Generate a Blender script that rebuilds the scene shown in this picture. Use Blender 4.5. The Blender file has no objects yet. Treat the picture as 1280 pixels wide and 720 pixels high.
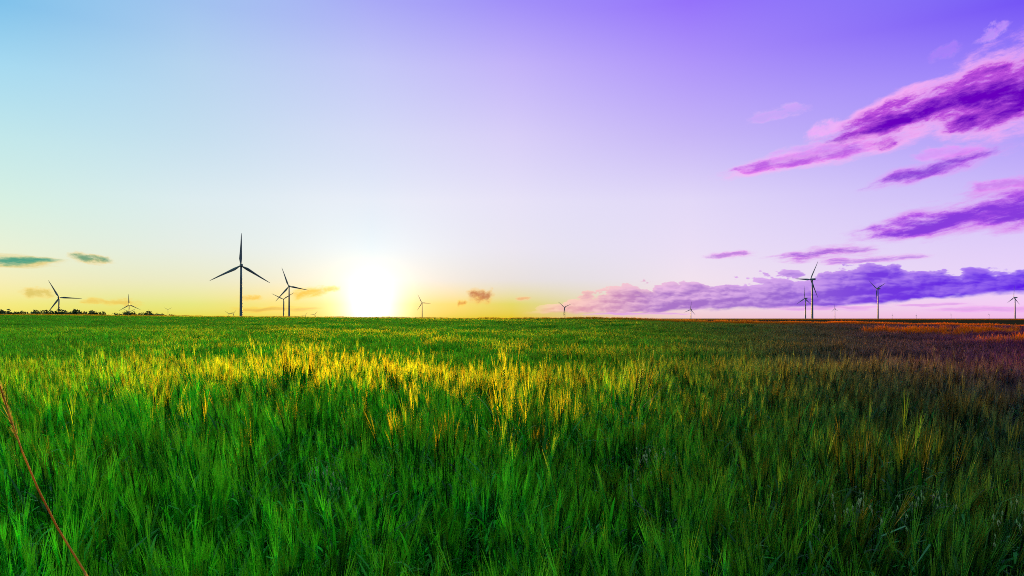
import bpy, math, random
import numpy as np
from mathutils import Vector, Matrix

rng = np.random.default_rng(11)
random.seed(5)
R_ = math.radians
scene = bpy.context.scene
C = scene.collection
F = 849.0            # focal length in photograph pixels (1280 wide)
HZ = 398.0           # eye level row in the photograph
EYE = 1.6            # camera height in metres
SUN_AZ = R_(-11.7)   # measured from +Y towards +X
SUN_EL = R_(0.28)


def tag(o, label=None, cat=None, group=None, kind=None):
    if label: o['label'] = label
    if cat: o['category'] = cat
    if group: o['group'] = group
    if kind: o['kind'] = kind
    return o


def az_of(px): return math.degrees(math.atan((px - 640) / F))
def el_of(px, py): return math.degrees(math.atan((HZ - py) / math.hypot(F, px - 640)))


# ------------------------------------------------------------------ node helpers
class V:
    """A scalar node output with arithmetic."""
    def __init__(s, nt, sock): s.nt, s.s = nt, sock
    def _op(s, op, *o, clamp=False):
        n = s.nt.nodes.new('ShaderNodeMath'); n.operation = op; n.use_clamp = clamp
        for i, a in enumerate((s,) + o):
            if isinstance(a, V): s.nt.links.new(a.s, n.inputs[i])
            else: n.inputs[i].default_value = a
        return V(s.nt, n.outputs[0])
    def __add__(s, o): return s._op('ADD', o)
    __radd__ = __add__
    def __sub__(s, o): return s._op('SUBTRACT', o)
    def __rsub__(s, o): return (s * -1.0) + o
    def __mul__(s, o): return s._op('MULTIPLY', o)
    __rmul__ = __mul__
    def __truediv__(s, o): return s._op('DIVIDE', o)
    def pow(s, o): return s._op('POWER', o)
    def exp(s): return s._op('EXPONENT')
    def clamp(s): return s._op('ADD', 0.0, clamp=True)
    def max(s, o): return s._op('MAXIMUM', o)
    def min(s, o): return s._op('MINIMUM', o)
    def absv(s): return s._op('ABSOLUTE')
    def ss(s, a, b, lo=0.0, hi=1.0, kind='SMOOTHSTEP'):
        n = s.nt.nodes.new('ShaderNodeMapRange'); n.interpolation_type = kind
        s.nt.links.new(s.s, n.inputs['Value'])
        for k, v in (('From Min', a), ('From Max', b), ('To Min', lo), ('To Max', hi)):
            n.inputs[k].default_value = v
        return V(s.nt, n.outputs['Result'])


def combine(nt, x, y, z=0.0):
    n = nt.nodes.new('ShaderNodeCombineXYZ')
    for i, a in enumerate((x, y, z)):
        if isinstance(a, V): nt.links.new(a.s, n.inputs[i])
        else: n.inputs[i].default_value = a
    return n.outputs[0]


def noise(nt, vec, scale=1.0, detail=6.0, rough=0.55, distort=0.0):
    n = nt.nodes.new('ShaderNodeTexNoise')
    if vec is not None: nt.links.new(vec, n.inputs['Vector'])
    n.inputs['Scale'].default_value = scale; n.inputs['Detail'].default_value = detail
    n.inputs['Roughness'].default_value = rough; n.inputs['Distortion'].default_value = distort
    return V(nt, n.outputs[0])


def lin(c):
    return tuple(((v / 255) / 12.92 if v / 255 <= 0.04045 else ((v / 255 + 0.055) / 1.055) ** 2.4) for v in c)


def mixc(nt, fac, a, b, mode='MIX'):
    n = nt.nodes.new('ShaderNodeMix'); n.data_type = 'RGBA'; n.blend_type = mode
    if isinstance(fac, V): nt.links.new(fac.s, n.inputs[0])
    else: n.inputs[0].default_value = fac
    for i, c in ((6, a), (7, b)):
        if isinstance(c, tuple): n.inputs[i].default_value = (*c[:3], 1)
        else: nt.links.new(c, n.inputs[i])
    return n.outputs[2]


def ramp(nt, fac, stops, interp='LINEAR'):
    n = nt.nodes.new('ShaderNodeValToRGB'); cr = n.color_ramp; cr.interpolation = interp
    while len(cr.elements) < len(stops): cr.elements.new(0.5)
    for e, (p, c) in zip(cr.elements, stops):
        e.position = p; e.color = (*c, 1) if isinstance(c, tuple) else (c, c, c, 1)
    nt.links.new(fac.s, n.inputs[0])
    return n.outputs[0]


# ------------------------------------------------------------------ world / sky
def build_world():
    world = bpy.data.worlds.new('World'); scene.world = world; world.use_nodes = True
    nt = world.node_tree; nt.nodes.clear(); L = nt.links.new
    tc = nt.nodes.new('ShaderNodeTexCoord')
    sp = nt.nodes.new('ShaderNodeSeparateXYZ'); L(tc.outputs['Generated'], sp.inputs[0])
    dx, dy, dz = (V(nt, sp.outputs[i]) for i in range(3))
    az = dx._op('ARCTAN2', dy) * (180 / math.pi)
    el = dz._op('ARCSINE') * (180 / math.pi)
    # clear-sky colour: one elevation ramp per azimuth (evening colours in view; overhead brightened to light the field)
    f = (el.max(0.0) / 90.0).pow(0.5)
    def P(px, py): return math.sqrt(max(el_of(px, py), 0) / 90.0)
    cols = [
        (0, [(396, (255, 228, 84)), (380, (255, 238, 130)), (350, (254, 242, 184)), (310, (240, 245, 214)), (250, (220, 243, 228)), (170, (198, 234, 236)), (80, (170, 220, 242)), (0, (132, 196, 236))]),
        (240, [(396, (255, 226, 62)), (380, (255, 238, 126)), (350, (255, 241, 196)), (310, (244, 243, 228)), (250, (230, 240, 240)), (170, (204, 226, 240)), (80, (186, 214, 240)), (0, (164, 196, 240))]),
        (465, [(396, (255, 214, 40)), (380, (255, 228, 105)), (350, (255, 242, 212)), (310, (250, 243, 241)), (250, (240, 238, 246)), (170, (220, 222, 247)), (80, (200, 202, 248)), (0, (172, 172, 247))]),
        (640, [(396, (255, 208, 36)), (380, (255, 224, 100)), (350, (253, 232, 220)), (310, (248, 235, 241)), (250, (239, 230, 248)), (170, (221, 210, 249)), (80, (198, 182, 250)), (0, (164, 146, 250))]),
        (860, [(396, (250, 206, 206)), (380, (252, 222, 226)), (350, (249, 230, 238)), (310, (240, 226, 246)), (250, (230, 219, 249)), (170, (202, 185, 248)), (80, (178, 152, 251)), (0, (151, 116, 252))]),
        (1280, [(396, (246, 186, 232)), (380, (246, 204, 244)), (350, (238, 214, 249)), (310, (228, 208, 250)), (250, (212, 194, 250)), (170, (182, 162, 250)), (80, (156, 132, 251)), (0, (118, 88, 247))]),
    ]
    # what the Nishita sky already gives at those spots (strength 0.05), so that the evening tint only adds the rest
    NISH = [
        [(.148, .034, 0), (.21, .063, 0), (.225, .1, .012), (.188, .112, .037), (.137, .101, .056), (.096, .082, .061), (.069, .065, .057), (.054, .054, .052)],
        [(.411, .089, 0), (.522, .142, 0), (.462, .175, .015), (.339, .165, .045), (.218, .13, .063), (.133, .094, .064), (.084, .069, .058), (.061, .055, .052)],
        [(.961, .205, 0), (1.155, .299, 0), (.914, .307, .014), (.598, .246, .049), (.332, .166, .067), (.169, .105, .066), (.093, .071, .058), (.062, .055, .051)],
        [(.483, .105, 0), (.608, .167, 0), (.506, .193, .019), (.353, .171, .05), (.216, .128, .065), (.124, .089, .064), (.076, .064, .056), (.054, .051, .05)],
        [(.138, .032, 0), (.202, .066, 0), (.205, .103, .019), (.162, .108, .044), (.113, .091, .059), (.077, .071, .058), (.055, .055, .052), (.043, .045, .047)],
        [(.038, .01, 0), (.072, .027, 0), (.099, .055, .01), (.092, .07, .027), (.073, .067, .042), (.054, .057, .046), (.041, .047, .044), (.034, .04, .041)]]
    sky = None; prev = None
    for (px, stops), nl in zip(cols, NISH):
        st = [(P(px, py), tuple(max(v - 1.27 * q, 0.0) for v, q in zip(lin(c), qn))) for (py, c), qn in zip(stops, nl)]
        top = st[-1][1]
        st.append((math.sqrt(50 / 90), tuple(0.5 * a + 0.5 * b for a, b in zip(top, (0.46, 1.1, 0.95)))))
        st.append((1.0, (0.8, 2.1, 1.1)))  # unseen overhead sky, brighter and greener than a real evening to lift the field
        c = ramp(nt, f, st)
        a = az_of(px)
        sky = c if sky is None else mixc(nt, az.ss(prev, a, kind='LINEAR'), sky, c)
        prev = a
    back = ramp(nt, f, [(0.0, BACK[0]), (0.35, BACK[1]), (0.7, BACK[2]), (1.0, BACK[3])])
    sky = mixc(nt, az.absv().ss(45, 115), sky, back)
    # aureole round the sun
    sd = Vector((math.sin(SUN_AZ) * math.cos(SUN_EL), math.cos(SUN_AZ) * math.cos(SUN_EL), math.sin(SUN_EL)))
    glow_el = R_(0.8)
    gd = (math.sin(SUN_AZ) * math.cos(glow_el), math.cos(SUN_AZ) * math.cos(glow_el), math.sin(glow_el))
    dot = dx * gd[0] + dy * gd[1] + dz * gd[2]
    gam = dot.min(0.99999999)._op('ARCCOSINE') * (180 / math.pi)
    g1 = (gam * gam * (-1 / (2.2 ** 2))).exp() * 0.75 + (gam * (-1 / 2.4)).exp() * 0.32
    g2 = (gam * (-1 / 4.5)).exp()
    def scaled(v, c):
        n = nt.nodes.new('ShaderNodeVectorMath'); n.operation = 'SCALE'
        n.inputs[0].default_value = c; L(v.s, n.inputs['Scale']); return n.outputs[0]
    # ---------------- clouds, placed by azimuth and elevation in degrees
    # the parts of the sky that hold clouds (elsewhere the clear sky alone is worked out)
    east = az._op('GREATER_THAN', -0.6)
    reg_e = east * az._op('LESS_THAN', 50.0) * (el - (az + 0.6) * 0.9)._op('LESS_THAN', 4.2) * el._op('LESS_THAN', 32.0)
    reg_w = (1.0 - east) * az._op('GREATER_THAN', -50.0) * el._op('LESS_THAN', 7.0)
    csky = sky; clear = [None]
    azel0 = combine(nt, az, el, 0.0)
    wn = nt.nodes.new('ShaderNodeTexNoise'); L(azel0, wn.inputs['Vector']); wn.inputs['Scale'].default_value = 0.55; wn.inputs['Detail'].default_value = 3.0
    wv = nt.nodes.new('ShaderNodeVectorMath'); wv.operation = 'MULTIPLY_ADD'; L(wn.outputs[1], wv.inputs[0])
    wv.inputs[1].default_value = (0.8, 0.34, 0); wv.inputs[2].default_value = (-0.4, -0.17, 0)
    wa = nt.nodes.new('ShaderNodeVectorMath'); wa.operation = 'ADD'; L(azel0, wa.inputs[0]); L(wv.outputs[0], wa.inputs[1])
    azel = wa.outputs[0]

    # one shared ragged noise, looked up afresh by every streak
    def streak(csky, p0, p1, w0, w1, core, edge, alpha=1.0, seed=0.0, ns=0.35, nt_=1.6, amp=0.9, dark_t=0.0, edge_w=0.9):
        """A band of cloud from picture point p0 to p1 (turned into sky angles); w0, w1 half-thickness in degrees at each end."""
        a0, e0 = az_of(p0[0]), el_of(*p0); a1, e1 = az_of(p1[0]), el_of(*p1)
        Lh = math.hypot(a1 - a0, e1 - e0) / 2; th = math.atan2(e1 - e0, a1 - a0)
        wm = (w0 + w1) / 2
        mp = nt.nodes.new('ShaderNodeMapping'); mp.vector_type = 'TEXTURE'; L(azel, mp.inputs[0])
        mp.inputs['Location'].default_value = ((a0 + a1) / 2, (e0 + e1) / 2, -seed)
        mp.inputs['Rotation'].default_value = (0, 0, th); mp.inputs['Scale'].default_value = (Lh, wm, 1)
        vm = nt.nodes.new('ShaderNodeVectorMath'); vm.operation = 'MULTIPLY'; L(mp.outputs[0], vm.inputs[0]); vm.inputs[1].default_value = (max(ns, 2.4 / Lh) * Lh, max(nt_, 0.9 / wm) * wm, 1)
        tn = nt.nodes.new('ShaderNodeTexNoise'); L(vm.outputs[0], tn.inputs['Vector']); tn.inputs['Scale'].default_value = 1.0
        tn.inputs['Detail'].default_value = 7.0; tn.inputs['Roughness'].default_value = 0.7
        n1 = V(nt, tn.outputs[0])
        n2 = noise(nt, vm.outputs[0], 0.7, 1.5, 0.5)
        sp1 = nt.nodes.new('ShaderNodeSeparateXYZ'); L(mp.outputs[0], sp1.inputs[0]); u, t = V(nt, sp1.outputs[0]), V(nt, sp1.outputs[1])
        wid = u.ss(-1, 1, w0 / wm, w1 / wm, 'LINEAR') if abs(w0 - w1) > 0.2 * wm else 1.0
        tt = (t + n2._op('MULTIPLY_ADD', 1.2, -0.6)) / wid if isinstance(wid, V) else t + n2._op('MULTIPLY_ADD', 1.2, -0.6)
        endf = u.absv().ss(1.05, 0.35)
        d = tt * tt * -0.75 + endf * 1.1 + n1._op('MULTIPLY_ADD', 2.2 * (amp + 0.3), 0.75 - 1.1 * (amp + 0.3) - 1.1)
        a = d.ss(-0.2, edge_w * 1.05) * endf.ss(0.0, 0.25, 0.0, alpha)
        k = ((tt - dark_t).absv() * -0.55 + d + n2 * 0.8).ss(0.3, 1.22)
        mid = (min(250, (edge[0] + core[0]) // 2 + 12), (edge[1] + core[1]) // 2 - 8, (edge[2] + core[2]) // 2 + 4) if min(core[2], edge[2]) > 180 else tuple((p + q) // 2 for p, q in zip(edge, core))
        cc = ramp(nt, k, [(0.0, lin(edge)), (0.42, lin(mid)), (1.0, lin(core))])
        clear[0] = (1.0 - a) if clear[0] is None else clear[0] * (1.0 - a)
        return mixc(nt, a, csky, cc)

    PK = (248, 176, 244)
    # upper right: the big violet cloud and its streaks
    csky = streak(csky, (985, 186), (1430, 52), 0.55, 4.4, (104, 0, 190), PK, 1.0, 1.1, 0.3, 0.9, 0.6, -0.1, 0.6)
    csky = streak(csky, (860, 225), (1160, 166), 0.5, 1.0, (188, 80, 226), (250, 182, 244), 0.92, 3.4, 0.4, 1.3, 0.72, 0.3)
    csky = streak(csky, (940, 200), (1080, 178), 0.6, 0.7, (214, 160, 246), (238, 186, 246), 0.7, 3.9, 0.5, 1.3, 0.9, 0.3)
    csky = streak(csky, (1055, 240), (1282, 176), 0.5, 1.0, (142, 52, 216), (226, 160, 246), 0.95, 5.2, 0.35, 1.4, 0.62)
    csky = streak(csky, (1130, 196), (1250, 184), 0.5, 0.6, (220, 150, 248), (236, 170, 248), 0.75, 6.2, 0.45, 1.4, 0.9)
    csky = streak(csky, (1030, 300), (1420, 232), 0.7, 2.1, (132, 48, 220), (222, 146, 240), 0.97, 8.2, 0.34, 1.3, 0.66, 0.1, 0.7)
    csky = streak(csky, (940, 324), (1125, 308), 0.4, 0.7, (170, 92, 220), (228, 170, 238), 0.92, 9.7, 0.4, 2.2, 0.8)
    csky = streak(csky, (870, 320), (955, 316), 0.28, 0.42, (190, 116, 220), (236, 186, 240), 0.88, 10.7, 0.5, 2.4, 0.75)
    csky = streak(csky, (1000, 330), (1190, 318), 0.24, 0.3, (182, 112, 226), (232, 180, 240), 0.85, 11.7, 0.4, 2.6, 0.9)
    csky = streak(csky, (1190, 240), (1340, 218), 0.45, 0.7, (206, 120, 236), (226, 160, 244), 0.8, 12.7, 0.35, 1.6, 0.85)
    csky = streak(csky, (925, 152), (1020, 132), 0.45, 0.65, (206, 170, 248), (222, 184, 248), 0.6, 14.7, 0.7, 1.6, 1.15)
    csky = streak(csky, (1212, 60), (1270, 20), 0.3, 0.7, (204, 160, 250), (214, 172, 250), 0.65, 15.7, 0.7, 1.6, 1.15)
    csky = streak(csky, (1150, 76), (1208, 54), 0.4, 0.6, (180, 136, 250), (190, 148, 250), 0.45, 16.7, 0.7, 1.6, 1.25)
    csky = streak(csky, (998, 172), (1062, 150), 0.5, 0.8, (240, 178, 248), (244, 186, 248), 0.85, 17.7, 0.5, 1.4, 0.85)
    csky = streak(csky, (640, 374), (668, 373), 0.192, 0.192, (240, 176, 120), (250, 206, 150), 0.9, 31.1, 0.35, 2.6, 0.5)
    # low cumulus bank on the right
    def prof(pts):
        a0, a1 = az_of(600), az_of(1400)
        lo, hi = 0.0, 8.0
        return V(nt, ramp(nt, az.ss(a0, a1, kind='LINEAR'),
                          [((az_of(px) - a0) / (a1 - a0), (el_of(px, py) - lo) / (hi - lo)) for px, py in pts], 'B_SPLINE')) * (hi - lo) + lo
    top = prof([(600, 400), (655, 388), (690, 372), (730, 360), (790, 350), (860, 346), (930, 342), (1000, 336), (1040, 330), (1080, 314), (1120, 326), (1140, 332), (1180, 330), (1270, 322), (1400, 310)])
    bot = prof([(600, 397), (680, 392), (780, 391), (880, 387), (980, 384), (1050, 385), (1120, 378), (1200, 370), (1280, 368), (1400, 362)])
    n1 = noise(nt, combine(nt, az * 0.4, el * 0.8, 3.0), 1.0, 9.0, 0.56, 0.2)
    nb = noise(nt, combine(nt, az * 0.22, el * 0.7, 8.0), 1.0, 3.0, 0.5, 0.4)
    def puffs(du, dv):
        vo = nt.nodes.new('ShaderNodeTexVoronoi'); vo.feature = 'SMOOTH_F1'; vo.inputs['Scale'].default_value = 0.5
        vo.inputs['Smoothness'].default_value = 0.25; vo.inputs['Detail'].default_value = 3.5; vo.inputs['Roughness'].default_value = 0.55
        vo.voronoi_dimensions = '2D'
        L(combine(nt, az * 0.8 + (n1 * 1.6 + du), el * 1.8 + (nb * 0.9 + dv), 0.0), vo.inputs['Vector'])
        return V(nt, vo.outputs['Distance'])
    nl = noise(nt, combine(nt, az * 0.12, el * 1.3, 5.0), 1.0, 4.0, 0.55)
    v1 = puffs(0.0, 0.0); v2 = puffs(-0.16, 0.34)
    d1 = top - el + (n1 - 0.5) * 1.7 + (0.42 - v1) * 1.15 + (nb - 0.5) * 0.9
    d2 = el - bot + (n1 - 0.5) * 0.9 + (nb - 0.5) * 0.7
    left = az.ss(az_of(648), az_of(700))
    a = d1.ss(-0.02, 0.15) * d2.ss(-0.1, 0.22) * left
    aa = az.ss(az_of(640), az_of(1290), kind='LINEAR')
    dark = ramp(nt, aa, [(0.0, lin((248, 186, 120))), (0.16, lin((222, 156, 176))), (0.32, lin((172, 118, 198))), (0.55, lin((158, 108, 208))), (0.75, lin((118, 60, 224))), (1.0, lin((84, 12, 232)))])
    light = ramp(nt, aa, [(0.0, lin((254, 216, 160))), (0.16, lin((248, 200, 196))), (0.32, lin((234, 186, 226))), (0.55, lin((212, 166, 234))), (0.75, lin((178, 130, 238))), (1.0, lin((140, 92, 240)))])
    rim = ramp(nt, aa, [(0.0, lin((255, 222, 150))), (0.2, lin((250, 206, 200))), (0.5, lin((222, 176, 238))), (1.0, lin((196, 160, 248)))])
    relief = ((v2 - v1) * 1.0 + (n1 - 0.5) * 1.3 + (nl - 0.5) * 2.2 + (d1 - 1.0) * -0.18).ss(-0.55, 0.6)
    cc = mixc(nt, relief, dark, light)
    cc = mixc(nt, d1.ss(0.55, 0.0) * 0.7, cc, rim)
    csky = mixc(nt, a, csky, cc); clear[0] = clear[0] * (1.0 - a)
    # thin lilac bars under the bank
    for (p0, p1, w, sd_) in (((930, 386), (1140, 385), 0.2, 40.1), ((1120, 388), (1400, 384), 0.26, 41.1), ((1090, 382), (1240, 380), 0.14, 42.1), ((690, 393), (900, 392), 0.12, 43.1)):
        csky = streak(csky, p0, p1, w, w, (222, 160, 232), (236, 182, 240), 0.8, sd_, 0.2, 2.6, 0.8)

    wsky = sky; eclear = clear[0]; clear[0] = None
    # left and middle: small teal and gold clouds
    wsky = streak(wsky, (-90, 324), (108, 328), 0.6, 0.34, (72, 160, 130), (232, 202, 112), 0.97, 21.1, 0.3, 2.2, 0.6, 0.25)
    wsky = streak(wsky, (78, 319), (152, 327), 0.352, 0.416, (110, 160, 120), (246, 206, 112), 0.95, 22.1, 0.35, 2.6, 0.6, 0.2)
    wsky = streak(wsky, (12, 364), (80, 367), 0.352, 0.416, (222, 196, 96), (250, 214, 110), 0.85, 23.1, 0.35, 2.6, 0.8)
    wsky = streak(wsky, (86, 375), (190, 379), 0.256, 0.352, (240, 196, 80), (252, 212, 90), 0.75, 24.1, 0.3, 2.8, 1.0)
    wsky = streak(wsky, (352, 371), (420, 361), 0.544, 0.48, (250, 186, 22), (255, 210, 60), 1.0, 25.1, 0.3, 2.6, 0.5)
    wsky = streak(wsky, (400, 363), (428, 360), 0.288, 0.256, (252, 190, 20), (255, 214, 60), 1.0, 26.1, 0.3, 2.6, 0.4)
    wsky = streak(wsky, (292, 373), (334, 371), 0.32, 0.256, (246, 196, 70), (253, 214, 100), 0.9, 27.1, 0.3, 2.6, 0.6)
    wsky = streak(wsky, (262, 388), (430, 385), 0.288, 0.192, (226, 178, 66), (250, 206, 60), 0.9, 28.1, 0.2, 3.0, 0.7)
    wsky = streak(wsky, (578, 370), (624, 370), 0.64, 0.736, (196, 120, 70), (246, 190, 80), 1.0, 29.1, 0.35, 2.0, 0.5, 0.2)
    wsky = streak(wsky, (568, 380), (586, 377), 0.288, 0.288, (224, 150, 46), (250, 196, 60), 1.0, 30.1, 0.35, 2.6, 0.5)

    wclear = clear[0]
    def glowed(c):
        n = mixc(nt, 1.0, c, scaled(g1, (1.2, 1.2, 1.15)), 'ADD')
        return mixc(nt, 1.0, n, scaled(g2, (0.40, 0.36, 0.20)), 'ADD')

    nish = nt.nodes.new('ShaderNodeTexSky'); nish.sky_type = 'NISHITA'; nish.sun_disc = False
    nish.sun_elevation = SUN_EL; nish.sun_rotation = SUN_AZ
    bgn = nt.nodes.new('ShaderNodeBackground'); L(nish.outputs[0], bgn.inputs[0]); bgn.inputs[1].default_value = 0.05
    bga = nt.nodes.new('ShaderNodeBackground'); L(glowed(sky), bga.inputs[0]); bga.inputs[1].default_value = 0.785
    def added(p, q):
        n = nt.nodes.new('ShaderNodeAddShader'); L(p.outputs[0], n.inputs[0]); L(q.outputs[0], n.inputs[1]); return n
    def cloudy(c, clr):      # clouds cover the clear sky behind them
        b1 = nt.nodes.new('ShaderNodeBackground'); L(glowed(c), b1.inputs[0]); b1.inputs[1].default_value = 0.785
        b2 = nt.nodes.new('ShaderNodeBackground'); L(nish.outputs[0], b2.inputs[0]); L((clr * 0.05).s, b2.inputs[1])
        return added(b1, b2)
    def pick(fac, p, q):
        n = nt.nodes.new('ShaderNodeMixShader'); L(fac.s, n.inputs[0]); L(p.outputs[0], n.inputs[1]); L(q.outputs[0], n.inputs[2]); return n
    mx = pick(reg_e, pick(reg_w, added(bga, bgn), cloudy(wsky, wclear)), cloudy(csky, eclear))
    out = nt.nodes.new('ShaderNodeOutputWorld'); L(mx.outputs[0], out.inputs[0])
    world.cycles.sampling_method = 'MANUAL'; world.cycles.sample_map_resolution = 512
    sun = bpy.data.lights.new('sun', 'SUN'); so = bpy.data.objects.new('sun', sun); C.objects.link(so)
    sun.energy = 5.0; sun.angle = R_(0.5); sun.color = (1.0, 0.56, 0.07)
    so.rotation_euler = (-sd).to_track_quat('-Z', 'Y').to_euler()


BACK = [(0.07, 0.06, 0.16), (0.09, 0.09, 0.24), (0.22, 0.40, 0.6), (0.8, 2.1, 1.1)]  # sky behind the camera; its overhead end is brightened to lift the field

# ------------------------------------------------------------------ materials
def east_light_masks(nt):
    """World-space east-side masks: the dimmer, violet light there is put into plant colour, in patches."""
    g = nt.nodes.new('ShaderNodeNewGeometry')
    sp = nt.nodes.new('ShaderNodeSeparateXYZ'); nt.links.new(g.outputs['Position'], sp.inputs[0])
    x, y = V(nt, sp.outputs[0]), V(nt, sp.outputs[1])
    n = noise(nt, g.outputs['Position'], 0.16, 3.0, 0.5)
    n2 = noise(nt, g.outputs['Position'], 1.1, 2.0, 0.5)
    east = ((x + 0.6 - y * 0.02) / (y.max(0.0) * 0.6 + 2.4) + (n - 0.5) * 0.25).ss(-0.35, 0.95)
    dry = ((x + 0.2 - y * 0.12) / (y.max(0.0) * 0.62 + 2.4) + (n - 0.5) * 0.25).ss(0.0, 1.0) * y.ss(1.5, 11.0, 0.15, 1.0)  # dry: violet cast of the light farther east, put into the crop colour
    return east, dry, n2, n


def plant_mat(name, green, dark, dry, trans, tg, tk, td, rough=0.5, spec=0.3, fwd=0.0, ftint=(0.4, 0.6, 0.03)):  # dark and dry colours carry the dimmer, violet light of the east side
    m = bpy.data.materials.new(name); m.use_nodes = True
    nt = m.node_tree; b = nt.nodes['Principled BSDF']
    east, dr, n2, n = east_light_masks(nt)
    oi = nt.nodes.new('ShaderNodeObjectInfo'); rnd = V(nt, oi.outputs['Random'])
    pa = nt.nodes.new('ShaderNodeAttribute'); pa.attribute_name = 'plant_tone'
    val = (rnd * 0.4 + n2 * 0.7 + 0.6) * V(nt, pa.outputs['Fac']); hue = rnd * 0.02 + n * 0.03 + 0.464
    def vary(g, k, d):
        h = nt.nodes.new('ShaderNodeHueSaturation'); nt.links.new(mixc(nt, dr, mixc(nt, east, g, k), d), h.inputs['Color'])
        nt.links.new(val.s, h.inputs['Value']); nt.links.new(hue.s, h.inputs['Hue'])
        return h.outputs[0]
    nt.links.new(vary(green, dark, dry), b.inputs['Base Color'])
    b.inputs['Roughness'].default_value = rough; b.inputs['Specular IOR Level'].default_value = spec
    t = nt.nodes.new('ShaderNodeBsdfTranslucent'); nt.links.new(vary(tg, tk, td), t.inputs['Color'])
    mx = nt.nodes.new('ShaderNodeMixShader'); mx.inputs[0].default_value = trans
    nt.links.new(b.outputs[0], mx.inputs[1]); nt.links.new(t.outputs[0], mx.inputs[2])
    if fwd:      # thin bristles let light through mostly straight on
        rf = nt.nodes.new('ShaderNodeBsdfRefraction'); rf.inputs['Roughness'].default_value = 0.9; rf.inputs['IOR'].default_value = 1.6
        nt.links.new(mixc(nt, dr, ftint, (0.95, 0.33, 0.02)), rf.inputs['Color'])
        m2 = nt.nodes.new('ShaderNodeMixShader'); m2.inputs[0].default_value = fwd
        nt.links.new(mx.outputs[0], m2.inputs[1]); nt.links.new(rf.outputs[0], m2.inputs[2]); mx = m2
    nt.links.new(mx.outputs[0], nt.nodes['Material Output'].inputs[0])
    return m


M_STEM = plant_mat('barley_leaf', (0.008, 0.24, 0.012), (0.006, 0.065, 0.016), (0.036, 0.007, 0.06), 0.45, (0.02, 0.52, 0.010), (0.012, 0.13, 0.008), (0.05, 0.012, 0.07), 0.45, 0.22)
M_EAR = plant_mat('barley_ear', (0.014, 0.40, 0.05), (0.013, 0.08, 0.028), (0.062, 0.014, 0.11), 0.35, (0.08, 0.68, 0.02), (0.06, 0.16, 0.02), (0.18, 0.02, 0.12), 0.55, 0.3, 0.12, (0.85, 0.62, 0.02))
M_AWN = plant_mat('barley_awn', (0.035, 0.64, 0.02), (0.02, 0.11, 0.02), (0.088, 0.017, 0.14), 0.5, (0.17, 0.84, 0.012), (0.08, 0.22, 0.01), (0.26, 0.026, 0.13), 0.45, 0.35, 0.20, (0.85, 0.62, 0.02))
def margin_mat():
    m = bpy.data.materials.new('sun_tinted_margin_grass'); m.use_nodes = True; nt = m.node_tree; b = nt.nodes['Principled BSDF']
    east, dr, n2, n = east_light_masks(nt)
    c = mixc(nt, east, (0.80, 0.55, 0.03), (1.0, 0.23, 0.010))  # low-sun yellow and orange of the crest put into the grass colour
    pa = nt.nodes.new('ShaderNodeAttribute'); pa.attribute_name = 'plant_tone'
    h = nt.nodes.new('ShaderNodeHueSaturation'); nt.links.new(c, h.inputs['Color']); nt.links.new((V(nt, pa.outputs['Fac']) * 0.5 + 0.45).s, h.inputs['Value'])
    nt.links.new(h.outputs[0], b.inputs['Base Color']); b.inputs['Roughness'].default_value = 0.6; b.inputs['Specular IOR Level'].default_value = 0.1
    t = nt.nodes.new('ShaderNodeBsdfTranslucent'); nt.links.new(h.outputs[0], t.inputs['Color'])
    mx = nt.nodes.new('ShaderNodeMixShader'); mx.inputs[0].default_value = 0.75
    nt.links.new(b.outputs[0], mx.inputs[1]); nt.links.new(t.outputs[0], mx.inputs[2]); nt.links.new(mx.outputs[0], nt.nodes['Material Output'].inputs[0])
    return m


M_MARGIN = margin_mat()
CROP = [M_STEM, M_EAR, M_AWN]


def simple_mat(name, col, rough=0.5, nscale=0.0, namp=0.15, col2=None, trans=0.0, detail=5):
    m = bpy.data.materials.new(name); m.use_nodes = True
    nt = m.node_tree; b = nt.nodes['Principled BSDF']; b.inputs['Roughness'].default_value = rough
    b.inputs['Specular IOR Level'].default_value = 0.3
    tc = nt.nodes.new('ShaderNodeTexCoord')
    n = noise(nt, tc.outputs['Object'], nscale or 1.0, detail)
    c = mixc(nt, n.ss(0.35, 0.65), col, col2 or tuple(v * (1 - namp) for v in col))
    nt.links.new(c, b.inputs['Base Color'])
    if trans:
        t = nt.nodes.new('ShaderNodeBsdfTranslucent'); nt.links.new(c, t.inputs['Color'])
        mx = nt.nodes.new('ShaderNodeMixShader'); mx.inputs[0].default_value = trans
        nt.links.new(b.outputs[0], mx.inputs[1]); nt.links.new(t.outputs[0], mx.inputs[2])
        nt.links.new(mx.outputs[0], nt.nodes['Material Output'].inputs[0])
    return m


M_PAINT = simple_mat('turbine_paint', (0.15, 0.17, 0.20), 0.45, 0.08, 0.12)
M_BLADE = simple_mat('blade_paint', (0.15, 0.17, 0.20), 0.4, 0.15, 0.1)
M_LEAF = simple_mat('tree_leaf', (0.035, 0.07, 0.02), 0.6, 0.6, 0.5, (0.06, 0.09, 0.02), 0.3)
M_BARK = simple_mat('tree_bark', (0.06, 0.045, 0.03), 0.8, 3.0, 0.4)
M_DRY = simple_mat('dry_stem', (0.85, 0.52, 0.11), 0.5, 9.0, 0.5, (0.55, 0.24, 0.05), 0.6)
M_DRYHEAD = simple_mat('dry_spikelet', (0.9, 0.6, 0.12), 0.5, 20.0, 0.4, None, 0.5)
M_OAT = simple_mat('wild_oat_husk', (0.42, 0.6, 0.25), 0.3, 30.0, 0.4, (0.7, 0.68, 0.4), 0.5)
M_OATSTEM = simple_mat('wild_oat_stem', (0.10, 0.24, 0.05), 0.4, 10.0, 0.3, None, 0.35)
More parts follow.
